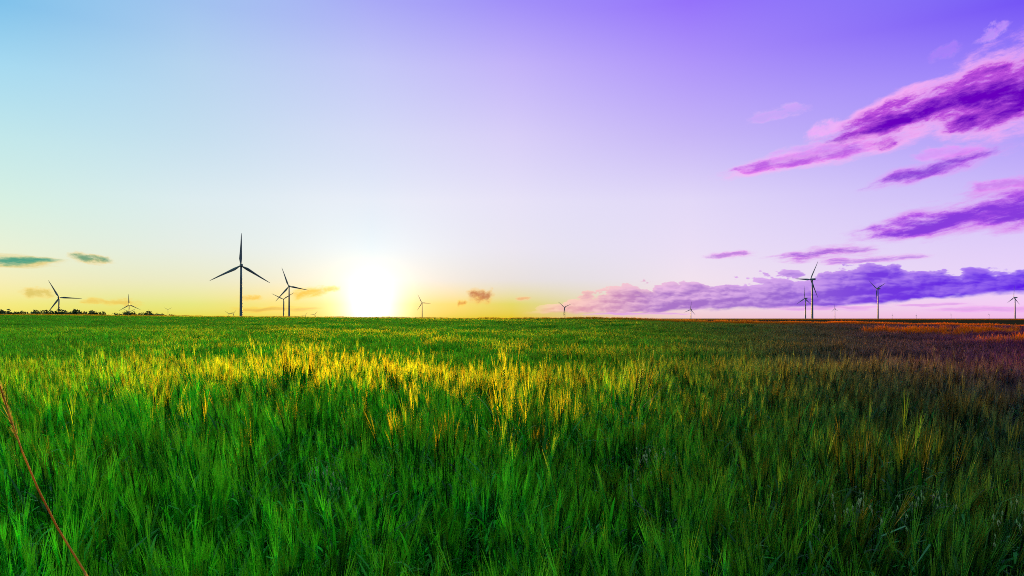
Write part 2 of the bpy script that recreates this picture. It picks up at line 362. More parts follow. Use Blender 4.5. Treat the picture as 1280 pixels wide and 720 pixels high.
M_OATLEAF = simple_mat('wild_oat_leaf', (0.08, 0.26, 0.10), 0.3, 10.0, 0.3, None, 0.35)

# ------------------------------------------------------------------ turbines: data first, the far ground passes under them
WIND = -26.0
TURB = [  # hub px, hub py, rotor px, rotor metres, blade phase, label
    (74, 372, 24.5, 46, -28, 'mid-sized turbine rising behind the dark hedge trees with one blade level to the right'),
    (161.5, 381, 14, 46, -4, 'small turbine above the second clump of trees with one blade pointing straight up'),
    (162, 390, 8, 46, -62, 'tiny turbine half hidden directly behind the tower of the turbine over the trees'),
    (210, 387, 5, 38, 60, 'tiny turbine at the very end of the tree line with blades spread in a Y'),
    (301, 332, 41, 46, 1, 'largest and tallest wind turbine, dark against the pale yellow sky'),
    (361, 358, 24.8, 46, -20, 'second largest turbine on the sun side, its tower close beside a thinner one'),
    (354.3, 374, 15.5, 46, -64, 'thinner turbine with one blade pointing down, overlapped by a larger rotor'),
    (286.3, 392.4, 6.5, 46, -52, 'tiny turbine left of the tallest tower, nearly sunk below the crop edge, blade tilted left'),
    (291.4, 392.2, 6, 46, 38, 'tiny turbine touching the foot of the tallest tower, blade tilted right'),
    (381.4, 394.8, 5.5, 46, 32, 'tiny rotor just above the crop edge, farther from the sun of a pair'),
    (393.4, 393.4, 6, 46, 36, 'tiny rotor just above the crop edge, nearer the sun of a pair'),
    (527.4, 378.6, 11.6, 46, -27, 'small turbine standing alone just right of the sun'),
    (705.5, 384, 11, 46, -53, 'small pale turbine before the pink end of the low cloud bank'),
    (863, 387, 10.5, 46, 10, 'small pale turbine alone under the middle of the violet cloud bank'),
    (1013.2, 349.2, 27, 44, 30, 'largest turbine of the violet side, one blade level to the left'),
    (1005.6, 373, 16, 46, 2, 'smaller turbine close beside the largest one of the violet side'),
    (1043.2, 386, 6.5, 42, -5, 'tiny pale turbine between the two tall ones of the violet side'),
    (1096, 361, 18, 40, -55, 'tall turbine with two blades raised in a V against the violet clouds'),
    (1267.3, 372, 15.3, 42, 4, 'turbine at the right edge of the picture beneath the deepest violet cloud'),
    (1115.6, 394.0, 2.6, 40, 0, 'speck of a far turbine on the skyline, first to the right of the V-bladed turbine'),
    (1145.3, 394.0, 2.6, 40, 4, 'speck of a far turbine on the skyline, second to the right of the V-bladed turbine'),
    (1188.6, 393.2, 2.8, 40, -3, 'speck of a far turbine on the skyline, third to the right of the V-bladed turbine'),
    (1236.0, 393.0, 3.0, 40, 2, 'speck of a far turbine on the skyline nearest to the turbine at the right edge'),
]
TP = []
for hx, hy, rp, Rm, ph, lab in TURB:
    y = F * Rm / rp
    TP.append(((hx - 640) / F * y, y, EYE + (HZ - hy) / F * y))

# ------------------------------------------------------------------ terrain height
YS = np.array([-60, 0.0, 3.0, 7.0, 11.0, 16.0, 24.0, 36.0, 52, 75, 110, 150, 200, 250, 350, 480])
US = np.array([-0.8, -0.25, 0.1, 0.42, 0.78])
HT = np.array([
    [0.0, -.03, .06, .05, -.14, -.24, -.26, -.22, -.14, -.30, .12, .62, 1.30, 1.95, 1.7, 0.8],
    [0.0, -.03, .05, .05, -.14, -.24, -.26, -.22, -.15, -.06, .18, .42, .72, 1.0, .3, -.6],
    [0.0, -.04, .02, .03, -.14, -.22, -.24, -.20, -.12, .00, .24, .52, .30, -.6, -1.5, -1.5],
    [0.0, -.08, -.03, .00, -.15, -.26, -.30, -.28, -.22, -.10, -.24, -1.0, -1.6, -2.0, -2.0, -1.7],
    [0.0, -.08, -.06, -.03, -.16, -.26, -.18, -.32, -.18, -.30, -.66, -1.5, -1.9, -2.0, -2.0, -1.6]])


def _pchip(xs, ys, x):
    h = np.diff(xs); d = np.diff(ys) / h
    m = np.zeros_like(ys)
    m[1:-1] = np.where(d[:-1] * d[1:] > 0, 2 * d[:-1] * d[1:] / (d[:-1] + d[1:] + 1e-12), 0)
    i = np.clip(np.searchsorted(xs, x) - 1, 0, len(xs) - 2)
    t = np.clip((x - xs[i]) / h[i], 0, 1)
    return ((1 + 2 * t) * (1 - t) ** 2 * ys[i] + t * (1 - t) ** 2 * h[i] * m[i] + t * t * (3 - 2 * t) * ys[i + 1] + t * t * (t - 1) * h[i] * m[i + 1])


def height(x, y):
    x = np.atleast_1d(np.asarray(x, float)); y = np.atleast_1d(np.asarray(y, float))
    yy = np.clip(y, -60, 480)
    rows = np.stack([_pchip(YS, HT[k], yy) for k in range(5)])
    u = np.clip(x / np.maximum(y, 12), US[0], US[-1])
    i = np.clip(np.searchsorted(US, u) - 1, 0, 3)
    t = (u - US[i]) / (US[i + 1] - US[i]); t = t * t * (3 - 2 * t)
    idx = np.arange(len(x))
    h = rows[i, idx] * (1 - t) + rows[i + 1, idx] * t
    und = 0.045 * np.sin(x * 0.61 + y * 0.33 + 1.0) + 0.04 * np.sin(x * -0.37 + y * 0.72 + 2.1) + 0.035 * np.sin(x * 1.13 + 0.41 * y) \
        + 0.05 * np.sin(x * 0.11 + y * 0.07 + 0.5) * np.clip(y / 30, 0, 1)
    h = h + und * np.clip(1 - (y - 90) / 120, 0, 1)
    # far ground: passes under every turbine's foot
    num = np.zeros_like(x); den = np.zeros_like(x)
    for (tx, ty, tz) in TP:
        d2 = (x - tx) ** 2 + (y - ty) ** 2 + 150.0 ** 2
        wt = (ty * ty / d2) ** 1.5
        num += wt * min(tz - 80.0, 0.3); den += wt
    far = num / den
    wr = np.clip((x + 0.12 * y) / (0.1 * np.maximum(y, 1)), 0, 1)
    far = far * (1 - wr) + np.clip(far, -1.3, -0.5) * wr
    far = far + np.clip(x / 150 - 0.2, 0, 1) * 1.5 * np.exp(-((y - 790 - x * 0.05) / 55) ** 2)
    k = np.clip((y - 480) / 200, 0, 1); k = k * k * (3 - 2 * k)
    return h * (1 - k) + far * k


def hz(x, y): return float(height(x, y)[0])


# ------------------------------------------------------------------ mesh builder
class MB:
    def __init__(s): s.v, s.f, s.m, s.pv, s.val = [], [], [], [], 1.0
    def add(s, verts, faces, mi=0):
        b = len(s.v); s.v.extend(tuple(p) for p in verts)
        s.f.extend(tuple(b + i for i in f) for f in faces); s.m.extend([mi] * len(faces)); s.pv.extend([s.val] * len(faces))
    def tube(s, pts, rads, n=6, mi=0, cap=True):
        pts = [Vector(p) for p in pts]; vs = []
        for i, p in enumerate(pts):
            t = (pts[min(i + 1, len(pts) - 1)] - pts[max(i - 1, 0)]).normalized()
            a = t.cross(Vector((0, 1, 0)) if abs(t.y) < 0.9 else Vector((1, 0, 0))).normalized(); b = t.cross(a)
            for k in range(n):
                th = 2 * math.pi * k / n
                vs.append(p + (a * math.cos(th) + b * math.sin(th)) * rads[i])
        fs = [(i * n + k, i * n + (k + 1) % n, (i + 1) * n + (k + 1) % n, (i + 1) * n + k) for i in range(len(pts) - 1) for k in range(n)]
        if cap: fs += [tuple(range(n))[::-1], tuple((len(pts) - 1) * n + k for k in range(n))]
        s.add(vs, fs, mi)
    def ribbon(s, pts, wids, side, mi=0):
        side = Vector(side); vs = []
        for p, w in zip(pts, wids): p = Vector(p); vs += [p - side * w, p + side * w]
        s.add(vs, [(2 * i, 2 * i + 1, 2 * i + 3, 2 * i + 2) for i in range(len(pts) - 1)], mi)
    def kernel(s, p, d, side, ln, wd, mi=0):
        d = Vector(d); a = Vector(side); b = d.cross(a); p = Vector(p); c = p + d * ln * 0.45
        s.add([p, c + a * wd, c + b * wd * .7, c - a * wd, c - b * wd * .7, p + d * ln],
              [(0, 2, 1), (0, 3, 2), (0, 4, 3), (0, 1, 4), (5, 1, 2), (5, 2, 3), (5, 3, 4), (5, 4, 1)], mi)
    def mesh(s, name, mats, smooth=False):
        me = bpy.data.meshes.new(name); me.from_pydata(s.v, [], s.f)
        for m in mats: me.materials.append(m)
        me.polygons.foreach_set('material_index', s.m)
        if smooth: me.polygons.foreach_set('use_smooth', [True] * len(s.f))
        if min(s.pv) != max(s.pv):
            at = me.attributes.new('plant_tone', 'FLOAT', 'FACE'); at.data.foreach_set('value', s.pv)
        me.update(); return me
    def build(s, name, mats, parent=None, smooth=False, link=True):
        o = bpy.data.objects.new(name, s.mesh(name, mats if isinstance(mats, list) else [mats], smooth))
        if link: C.objects.link(o)
        if parent: o.parent = parent
        return o


def empty(name, loc, rz=0.0):
    o = bpy.data.objects.new(name, None); C.objects.link(o); o.location = loc; o.rotation_euler = (0, 0, rz)
    o.empty_display_size = 0.2
    return o


def copy_tree(o, parent=None):
    c = o.copy(); C.objects.link(c)
    if parent: c.parent = parent
    for ch in list(o.children): copy_tree(ch, c)
    return c


# ------------------------------------------------------------------ ground
def build_ground():
    def axis(lim, first, n):
        g = np.geomspace(first, lim, n); return g
    xs = np.concatenate([-axis(16000, 20, 70)[::-1], np.linspace(-20, 20, 61)[1:-1], axis(16000, 20, 70)])
    ys = np.concatenate([-axis(3000, 6, 24)[::-1], np.linspace(-6, 60, 100)[1:-1], axis(20000, 60, 130)])
    X, Y = np.meshgrid(xs, ys); H = height(X.ravel(), Y.ravel())
    nx, ny = len(xs), len(ys)
    me = bpy.data.meshes.new('ground')
    fs = [(j * nx + i, j * nx + i + 1, (j + 1) * nx + i + 1, (j + 1) * nx + i) for j in range(ny - 1) for i in range(nx - 1)]
    me.from_pydata(np.stack([X.ravel(), Y.ravel(), H], 1).tolist(), [], fs)
    me.polygons.foreach_set('use_smooth', [True] * len(fs))
    m = bpy.data.materials.new('field_soil'); m.use_nodes = True; nt = m.node_tree; b = nt.nodes['Principled BSDF']
    g = nt.nodes.new('ShaderNodeNewGeometry'); sp = nt.nodes.new('ShaderNodeSeparateXYZ'); nt.links.new(g.outputs['Position'], sp.inputs[0])
    x, y = V(nt, sp.outputs[0]), V(nt, sp.outputs[1])
    n = noise(nt, g.outputs['Position'], 0.02, 6.0); n2 = noise(nt, g.outputs['Position'], 3.0, 6.0)
    near = mixc(nt, n2.ss(0.3, 0.7), (0.02, 0.035, 0.012), (0.035, 0.03, 0.02))
    farc = mixc(nt, n.ss(0.35, 0.65), (0.02, 0.05, 0.015), (0.035, 0.045, 0.02))
    dark = mixc(nt, n.ss(0.35, 0.65), (0.03, 0.016, 0.012), (0.045, 0.022, 0.013))
    farc = mixc(nt, (x / y.max(1.0)).ss(-0.05, 0.12), farc, dark)
    nt.links.new(mixc(nt, y.ss(150, 320), near, farc), b.inputs['Base Color'])
    b.inputs['Roughness'].default_value = 1.0; b.inputs['Specular IOR Level'].default_value = 0.0
    me.materials.append(m)
    o = bpy.data.objects.new('ground', me); C.objects.link(o)
    tag(o, 'gently rolling farmland running out to the skyline', 'ground', kind='structure')


# ------------------------------------------------------------------ crop
def plant(mb, x, y, lod, r, la=None, dh=0.0, tone=1.0, thin=False):
    mb.val = tone * r.uniform(0.65, 1.25)
    Ht = r.normal(0.65, 0.05) if r.random() > 0.09 else r.normal(0.77, 0.035)
    Ht += dh
    la = r.normal(-math.pi / 2, 0.7) if la is None else la + r.normal(0, 0.35)   # lean heading, mostly towards -Y
    lean = abs(r.normal(0.11, 0.07))
    dv = Vector((math.cos(la), math.sin(la), 0))
    p0 = Vector((x, y, 0)); p1 = p0 + dv * Ht * lean * 0.35 + Vector((0, 0, Ht * 0.55)); p2 = p0 + dv * Ht * lean + Vector((0, 0, Ht * (1 - lean * lean * 0.4)))
    ax = (p2 - p1).normalized(); ax = (ax + dv * r.uniform(0, 0.15)).normalized()
    sa = r.uniform(0, math.pi); side = Vector((math.cos(sa), math.sin(sa), 0)); side = (side - ax * side.dot(ax)).normalized(); oth = ax.cross(side)
    wk = (1.0, 1.5, 3.2)[lod]
    if lod == 0: mb.tube([p0, p1, p2], [0.0023, 0.0021, 0.0017], 3, 0, False)
    elif lod == 1: mb.ribbon([p1, p2], [0.0028, 0.0024], (1, 0, 0), 0)
    # ear
    EL = r.uniform(0.062, 0.09)
    if lod == 0:
        n = 7
        for i in range(n):
            for sg in (-1, 1):
                b = p2 + ax * EL * (i + (0.5 if sg > 0 else 0)) / n
                d = (ax + side * sg * 0.32).normalized()
                mb.kernel(b, d, oth, 0.016 * (1 - 0.35 * i / n), 0.0040, 1)
    elif lod == 1: mb.kernel(p2, ax, side, EL, 0.0062, 1)
    # awns
    na = 11 if thin else (12, 6, 2)[lod]
    for i in range(na):
        sg = 1 if i % 2 else -1; f = i / na
        b = p2 + ax * EL * f * 0.95
        al = r.uniform(0.125, 0.18) * (1.0 - 0.15 * f)
        d = (ax + side * sg * r.uniform(0.03, 0.13) * (1.15 - 0.6 * f) + oth * r.normal(0, 0.06)).normalized()
        w = r.uniform(0.0008, 0.0013) * wk * (1.4 if thin else 1)
        sd = d.cross(Vector((r.normal(), r.normal(), r.normal()))).normalized()
        mid = b + d * al * 0.5; tip = b + d * al + side * sg * al * r.uniform(0, 0.05) + Vector((0, 0, -0.004))
        vs = [b - sd * w, b + sd * w, mid + sd * w * .75, mid - sd * w * .75, tip]
        mb.add(vs, [(0, 1, 2, 3), (3, 2, 4)] if lod < 2 else [(0, 1, 4)], 2)
    if lod == 2:
        mb.add([p2 - side * 0.012, p2 + side * 0.012, p2 + ax * EL * 1.2], [(0, 1, 2)], 1)
        mb.add([p0 - side * .0, p1 - side * (0.006 if thin else 0.03), p2, p1 + side * (0.006 if thin else 0.03)], [(0, 1, 2, 3)], 0)
    # leaves
    for k in range((3, 2, 0)[lod]):
        hgt = Ht * (0.30 + 0.26 * k + r.uniform(-0.05, 0.06)); a = r.uniform(0, 2 * math.pi)
        out = Vector((math.cos(a), math.sin(a), 0)); sdv = Vector((-math.sin(a), math.cos(a), 0))
        b = p0.lerp(p2, hgt / Ht); ln = r.uniform(0.16, 0.27); droop = r.uniform(0.2, 1.1); up = r.uniform(0.5, 1.3)
        pts = []; wd = []
        ns = 4 if lod == 0 else 2
        for j in range(ns + 1):
            t = j / ns; pts.append(b + out * ln * (t * 0.7) + Vector((0, 0, ln * (up * t - droop * t * t))))
            wd.append(max(0.0004, 0.0062 * (1 - t) ** 0.6 * (0.6 + 0.8 * min(1, t * 3))) if j < ns else 0.0004)
        mb.ribbon(pts, wd, sdv, 0)


def build_crop():
    col = bpy.data.collections.new('crop_sources')
    specs = [(0, 10, 0.30, 35), (1, 6, 0.95, 270), (2, 4, 3.2, 1500)]
    for lod, nv, size, npl in specs:
        for k in range(nv):
            r = np.random.default_rng(100 * lod + k); mb = MB()
            left_ = npl
            while left_ > 0:      # stems come in tillering tufts that lean together, with gaps between
                cx, cy = r.uniform(-size / 2, size / 2, 2); la = r.normal(-math.pi / 2, 0.75); dh = r.normal(0, 0.035); tone = r.choice([0.35, 0.6, 1.0, 1.1, 1.6])
                for _ in range(min(left_, int(r.integers(3, 8)))):
                    plant(mb, cx + r.normal(0, 0.022), cy + r.normal(0, 0.022), lod, r, la, dh, tone); left_ -= 1
            o = mb.build('crop_patch_%d_%02d' % (lod, k), CROP, link=False); col.objects.link(o)
    mcol = bpy.data.collections.new('margin_sources')
    for i, (lod, size, npl) in enumerate(((1, 0.95, 150), (1, 0.95, 150), (2, 3.2, 520), (2, 3.2, 520))):
        rr = np.random.default_rng(700 + i); mb = MB()
        for _ in range(npl): plant(mb, rr.uniform(-size / 2, size / 2), rr.uniform(-size / 2, size / 2), lod, rr, thin=True, tone=rr.choice([0.7, 1.0, 1.3]))
        mcol.objects.link(mb.build('margin_patch_%02d' % i, [M_MARGIN] * 3, link=False))
    P, RT, SC, ID = [], [], [], []
    r = np.random.default_rng(3)
    def scatter(cell, mask, base, nv, jit):
        g = np.arange(-420, 420, cell)
        ymin, ymax = mask
        ysg = np.arange(ymin, ymax, cell)
        for yv in ysg:
            half = max(abs(yv) * 0.92 + 2.5, 3.5)
            xsv = np.arange(-half, half, cell) + r.uniform(0, cell)
            px = xsv + r.uniform(-jit, jit, len(xsv)) * cell; py = yv + r.uniform(-jit, jit, len(xsv)) * cell
            yield px, py
    for (cell, y0, y1, base, nv, jit) in ((0.26, -2.0, 11.0, 0, 10, .3), (0.85, 11.0, 46.0, 10, 6, .2), (2.9, 46.0, 330.0, 16, 4, .15)):
        for px, py in scatter(cell, (y0, y1), base, nv, jit):
            # the crop ends just past its far crest on the east side
            u = px / np.maximum(py, 12)
            edge = np.interp(u, [-0.9, -0.3, 0.1, 0.42, 0.8], [330, 300, 190, 140, 132])
            keep = (py < edge)
            keep &= (np.hypot(px, py) > 0.85)
            px, py = px[keep], py[keep]
            if not len(px): continue
            hh = height(px, py); n = len(px)
            P.append(np.stack([px, py, hh - 0.005], 1))
            z = r.uniform(-0.45, 0.45, n); tl = r.normal(0, 0.035, (n, 2))
            RT.append(np.stack([tl[:, 0], tl[:, 1], z], 1))
            s = r.normal(1.0, 0.055, n); fl = np.where(r.random(n) > .5, 1, -1)
            SC.append(np.stack([s * fl, s, s * np.clip(r.normal(1, 0.09 if base < 10 else 0.05, n), 0.85, np.where(py < 2.8, 1.04, 1.2)) * np.interp(py, [0, 2.2, 3.6], [0.87, 0.91, 1.0])], 1))
            ID.append(base + r.integers(0, nv, n))
    scatter_object('barley_crop', P, RT, SC, ID, col, CROP)
    tag(bpy.data.objects['barley_crop'], 'dense green bearded barley, ears and awns catching the low sun', 'crop', kind='stuff')
    # added taller grass, far margin and two patches, low-sun glow put into its colour
    P, RT, SC, ID = [], [], [], []
    def put(px, py, sc, idx, zs=1.0):
        n = len(px)
        if not n: return
        P.append(np.stack([px, py, height(px, py)], 1)); RT.append(np.stack([0 * px, 0 * px, r.uniform(-.4, .4, n)], 1))
        s = r.normal(1, .06, n) * sc; SC.append(np.stack([s, s, r.normal(zs, .05, n)], 1)); ID.append(idx + r.integers(0, 2, n))
    for u0, u1, rows in ((-0.86, 0.05, 1), (0.05, 0.9, 2)):
        for uu in np.arange(u0, u1, 0.0095):
            e = float(np.interp(uu, [-0.9, -0.3, 0.1, 0.42, 0.8], [252, 247, 158, 118, 116]))
            for q in range(rows):
                e2 = e + 2.4 * q + r.uniform(-.8, .8); put(np.array([uu * e2]), np.array([e2]), 0.75, 2, float(np.interp(uu, [-0.8, -0.1, 0.1, 0.3, 0.9], [1.5, 1.5, 1.55, 1.55, 1.45])) + 0.12 * math.sin(uu * 61) * math.sin(uu * 23))
    for (ua, ub, ya, yb, dens) in ((0.68, 0.90, 25.0, 30.0, .75), (0.50, 0.74, 43, 51, .6)):
        for yv in np.arange(ya, yb, 0.7):
            px = np.arange(ua * yv, ub * yv, 0.7); fade = np.clip((px / yv - ua) / 0.07, 0, 1) * np.clip((yv - ya) / 2, .25, 1) * (0.55 + 0.45 * np.sin(px * 0.9 + yv * 1.7))
            px = px[r.random(len(px)) < dens * fade]; put(px + r.uniform(-.4, .4, len(px)), np.full(len(px), yv) + r.uniform(-.4, .4, len(px)), 0.8, 0, 1.3)
    for yv in np.arange(775, 830, 6.0):
        px = np.arange(0.10 * yv, 0.92 * yv, 5.5); put(px + r.uniform(-2, 2, len(px)), np.full(len(px), yv) + r.uniform(-2, 2, len(px)), 2.0, 2, 1.0)
    scatter_object('added_margin_grass', P, RT, SC, ID, mcol, [M_MARGIN])
    tag(bpy.data.objects['added_margin_grass'], 'added strips of grass along the far field edge, orange sunlight put into their colour', 'grass', kind='stuff')


def scatter_object(name, P, RT, SC, ID, col, mats):
    P = np.concatenate(P); RT = np.concatenate(RT); SC = np.concatenate(SC); ID = np.concatenate(ID)
    me = bpy.data.meshes.new(name); me.vertices.add(len(P)); me.vertices.foreach_set('co', P.ravel())
    a = me.attributes.new('rot', 'FLOAT_VECTOR', 'POINT'); a.data.foreach_set('vector', RT.ravel())
    a = me.attributes.new('scl', 'FLOAT_VECTOR', 'POINT'); a.data.foreach_set('vector', SC.ravel())
    a = me.attributes.new('idx', 'INT', 'POINT'); a.data.foreach_set('value', ID.astype(np.int32))
    for m in mats: me.materials.append(m)
    o = bpy.data.objects.new(name, me); C.objects.link(o)
    g = bpy.data.node_groups.new('scatter_' + name, 'GeometryNodeTree')
    g.interface.new_socket('Geometry', in_out='INPUT', socket_type='NodeSocketGeometry')
    g.interface.new_socket('Geometry', in_out='OUTPUT', socket_type='NodeSocketGeometry')
    N = g.nodes.new; gi = N('NodeGroupInput'); go = N('NodeGroupOutput'); ip = N('GeometryNodeInstanceOnPoints'); ci = N('GeometryNodeCollectionInfo')
    ci.inputs['Collection'].default_value = col; ci.inputs['Separate Children'].default_value = True; ci.inputs['Reset Children'].default_value = True
    def na(name, t):
        n = N('GeometryNodeInputNamedAttribute'); n.data_type = t; n.inputs['Name'].default_value = name
        return [s for s in n.outputs if s.enabled and s.name == 'Attribute'][0]
    L = g.links.new
    L(gi.outputs[0], ip.inputs['Points']); L(ci.outputs[0], ip.inputs['Instance']); ip.inputs['Pick Instance'].default_value = True
    L(na('idx', 'INT'), ip.inputs['Instance Index']); L(na('rot', 'FLOAT_VECTOR'), ip.inputs['Rotation']); L(na('scl', 'FLOAT_VECTOR'), ip.inputs['Scale'])
    L(ip.outputs[0], go.inputs[0])
    md = o.modifiers.new('scatter', 'NODES'); md.node_group = g
    print('crop instances', len(P))


# ------------------------------------------------------------------ wind turbines (unit: metres, hub 80 m, rotor radius 46 m)
def turbine_proto():
    root = empty('wind_turbine', (0, 0, 0))
    t = MB(); hs = [0, 0.3, 20, 40, 60, 78]; rs = [2.35, 2.2, 2.0, 1.75, 1.5, 1.25]
    t.tube([(0, 0, h) for h in hs], rs, 24)
    for z in (26, 52): t.tube([(0, 0, z - .12), (0, 0, z + .12)], [1.98 if z == 26 else 1.66] * 2, 24)
    tower = t.build('tower', M_PAINT, root, True)
    d = MB(); d.add([(-.5, -2.27, .3), (.5, -2.27, .3), (.5, -2.20, 2.6), (-.5, -2.20, 2.6), (-.5, -2.4, .3), (.5, -2.4, .3), (.5, -2.36, 2.6), (-.5, -2.36, 2.6)],
                    [(4, 5, 6, 7), (0, 3, 2, 1), (0, 1, 5, 4), (2, 3, 7, 6), (1, 2, 6, 5), (3, 0, 4, 7)])
    d.build('door', M_PAINT, tower)
    n = MB(); sec = []
    for yy, w, lo, hi in ((-7.6, 1.3, 78.6, 81.2), (-6.8, 1.7, 78.1, 81.7), (0, 1.85, 78.0, 81.9), (2.6, 1.6, 78.3, 81.7), (3.1, 1.3, 78.7, 81.3)):
        b = 0.45
        sec.append([(-w + b, yy, lo), (w - b, yy, lo), (w, yy, lo + b), (w, yy, hi - b), (w - b, yy, hi), (-w + b, yy, hi), (-w, yy, hi - b), (-w, yy, lo + b)])
    vs = [p for s in sec for p in s]
    fs = [(i * 8 + k, i * 8 + (k + 1) % 8, (i + 1) * 8 + (k + 1) % 8, (i + 1) * 8 + k) for i in range(4) for k in range(8)] + [tuple(range(8)), tuple(32 + k for k in range(8))[::-1]]
    n.add(vs, fs); nac = n.build('nacelle', M_PAINT, root)
    v = MB(); v.tube([(0.6, -6.2, 81.5), (0.6, -6.2, 83.2)], [.08, .06], 6); v.tube([(.2, -6.2, 83.1), (1.0, -6.2, 83.1)], [.06, .06], 6)
    v.build('wind_vane', M_PAINT, nac)
    h = MB(); h.tube([(0, 3.1, 80), (0, 3.5, 80), (0, 4.6, 80), (0, 5.5, 80), (0, 6.0, 80)], [1.3, 1.6, 1.55, 1.0, .2], 18); h.build('hub', M_PAINT, root, True)
    # blade along +Z from the hub centre, chord in the rotor plane with twist
    bl = MB(); st = [(1.2, .95, .95, 0), (3, 1.0, .95, 0), (6, 1.5, .8, 14), (9.5, 2.0, .55, 12), (14, 1.8, .42, 9), (22, 1.35, .3, 5), (32, .95, .2, 2), (40, .62, .12, 0), (44.6, .32, .06, 0), (46, .07, .03, 0)]
    vs = []; K = 12
    for z, c, th, tw in st:
        for k in range(K):
            a = 2 * math.pi * k / K; xx = c * math.cos(a) - (c - .95) * 0.45 * (1 if c > .95 else 0); yy = th * math.sin(a) * (1 - 0.35 * math.cos(a) * (c > 1.05))
            ca, sa = math.cos(R_(tw)), math.sin(R_(tw)); vs.append((xx * ca - yy * sa, xx * sa + yy * ca, z))
    fs = [(i * K + k, i * K + (k + 1) % K, (i + 1) * K + (k + 1) % K, (i + 1) * K + k) for i in range(len(st) - 1) for k in range(K)] + [tuple((len(st) - 1) * K + k for k in range(K))]
    bl.add(vs, fs)
    for k in range(3):
        b = bl.build('blade', M_BLADE, root, True) if k == 0 else b.copy()
        if k: C.objects.link(b); b.parent = root
        b.location = (0, 4.4, 80)
    return root


def build_turbines():
    proto = turbine_proto()
    for i, ((hx, hy, rp, Rm, ph, lab), (x, y, zh)) in enumerate(zip(TURB, TP)):
        o = proto if i == 0 else copy_tree(proto)
        s = Rm / 46.0
        yaw = R_(26) + random.uniform(-.03, .03)
        # the rotor sits in front of the tower: move the foot so that the hub falls where it is seen
        base = zh - 80.0 * s
        o.location = (x + math.sin(yaw) * 4.4 * s, y - math.cos(yaw) * 4.4 * s, base); o.scale = (s, s, s)
        o.rotation_euler = (0, 0, yaw)
        gz = hz(o.location.x, o.location.y)
        tw = [c for c in o.children if c.name.startswith('tower')][0]
        kz = max((78.0 - (gz - 0.4 - base) / s), 20.0) / 78.0     # the tower reaches down to the ground it stands on
        tw.scale = (1, 1, kz); tw.location = (0, 0, 78.0 * (1 - kz))
        bs = [c for c in o.children if c.name.startswith('blade')]
        for k, b in enumerate(bs): b.rotation_euler = (0, R_(ph + 120 * k), 0)
        tag(o, lab, 'wind turbine', 'wind turbines along the skyline')
        print('turbine', i, round(y), 'base', round(base, 1), 'ground', round(gz, 1))


# ------------------------------------------------------------------ trees and hedge on the left skyline
def make_tree(i, px, top, width_px, D, lab, group, name='tree', cat='tree'):
    x = (px - 640) / F * D; g = hz(x, D); zt = EYE + (HZ - top) / F * D; H = max(zt - g, 1.0); W = width_px / F * D / 2
    root = empty(name, (x, D, g)); r = np.random.default_rng(900 + i)
    tr = MB(); tr.tube([(0, 0, -.1), (.05, 0, H * .3), (.1, .05, H * .62)], [.16 * H / 6 + .06, .12 * H / 6 + .05, .03], 8)
    for k in range(4):
        a = r.uniform(0, 6.28); z0 = H * r.uniform(.2, .45)
        tr.tube([(.05, 0, z0), (math.cos(a) * W * .6, math.sin(a) * W * .6, z0 + H * .25)], [.07, .02], 5)
    tr.build('trunk', M_BARK, root)
    cr = MB(); nc = 9
    cl = [(r.normal(0, .45) * W, r.normal(0, .45) * W, H * r.uniform(.25, .85), r.uniform(.36, .56)) for _ in range(nc)] + [(0, 0, H * .78, .35)]
    for (cx, cy, cz, cs) in cl:
        for _ in range(70):
            d = Vector(r.normal(size=3)).normalized() * r.uniform(.4, 1.05)
            p = Vector((cx + d.x * W * cs, cy + d.y * W * cs, min(cz + d.z * H * cs * .5, H)))
            if p.z < .15: continue
            s = r.uniform(.18, .38) * max(H, 3.5) / 6; a = Vector(r.normal(size=3)).normalized(); b = a.cross(Vector(r.normal(size=3))).normalized()
            cr.add([p - a * s, p + b * s * .7, p + a * s, p - b * s * .7], [(0, 1, 2, 3)])
    cr.build('crown', M_LEAF, root)
    tag(root, lab, cat, group)


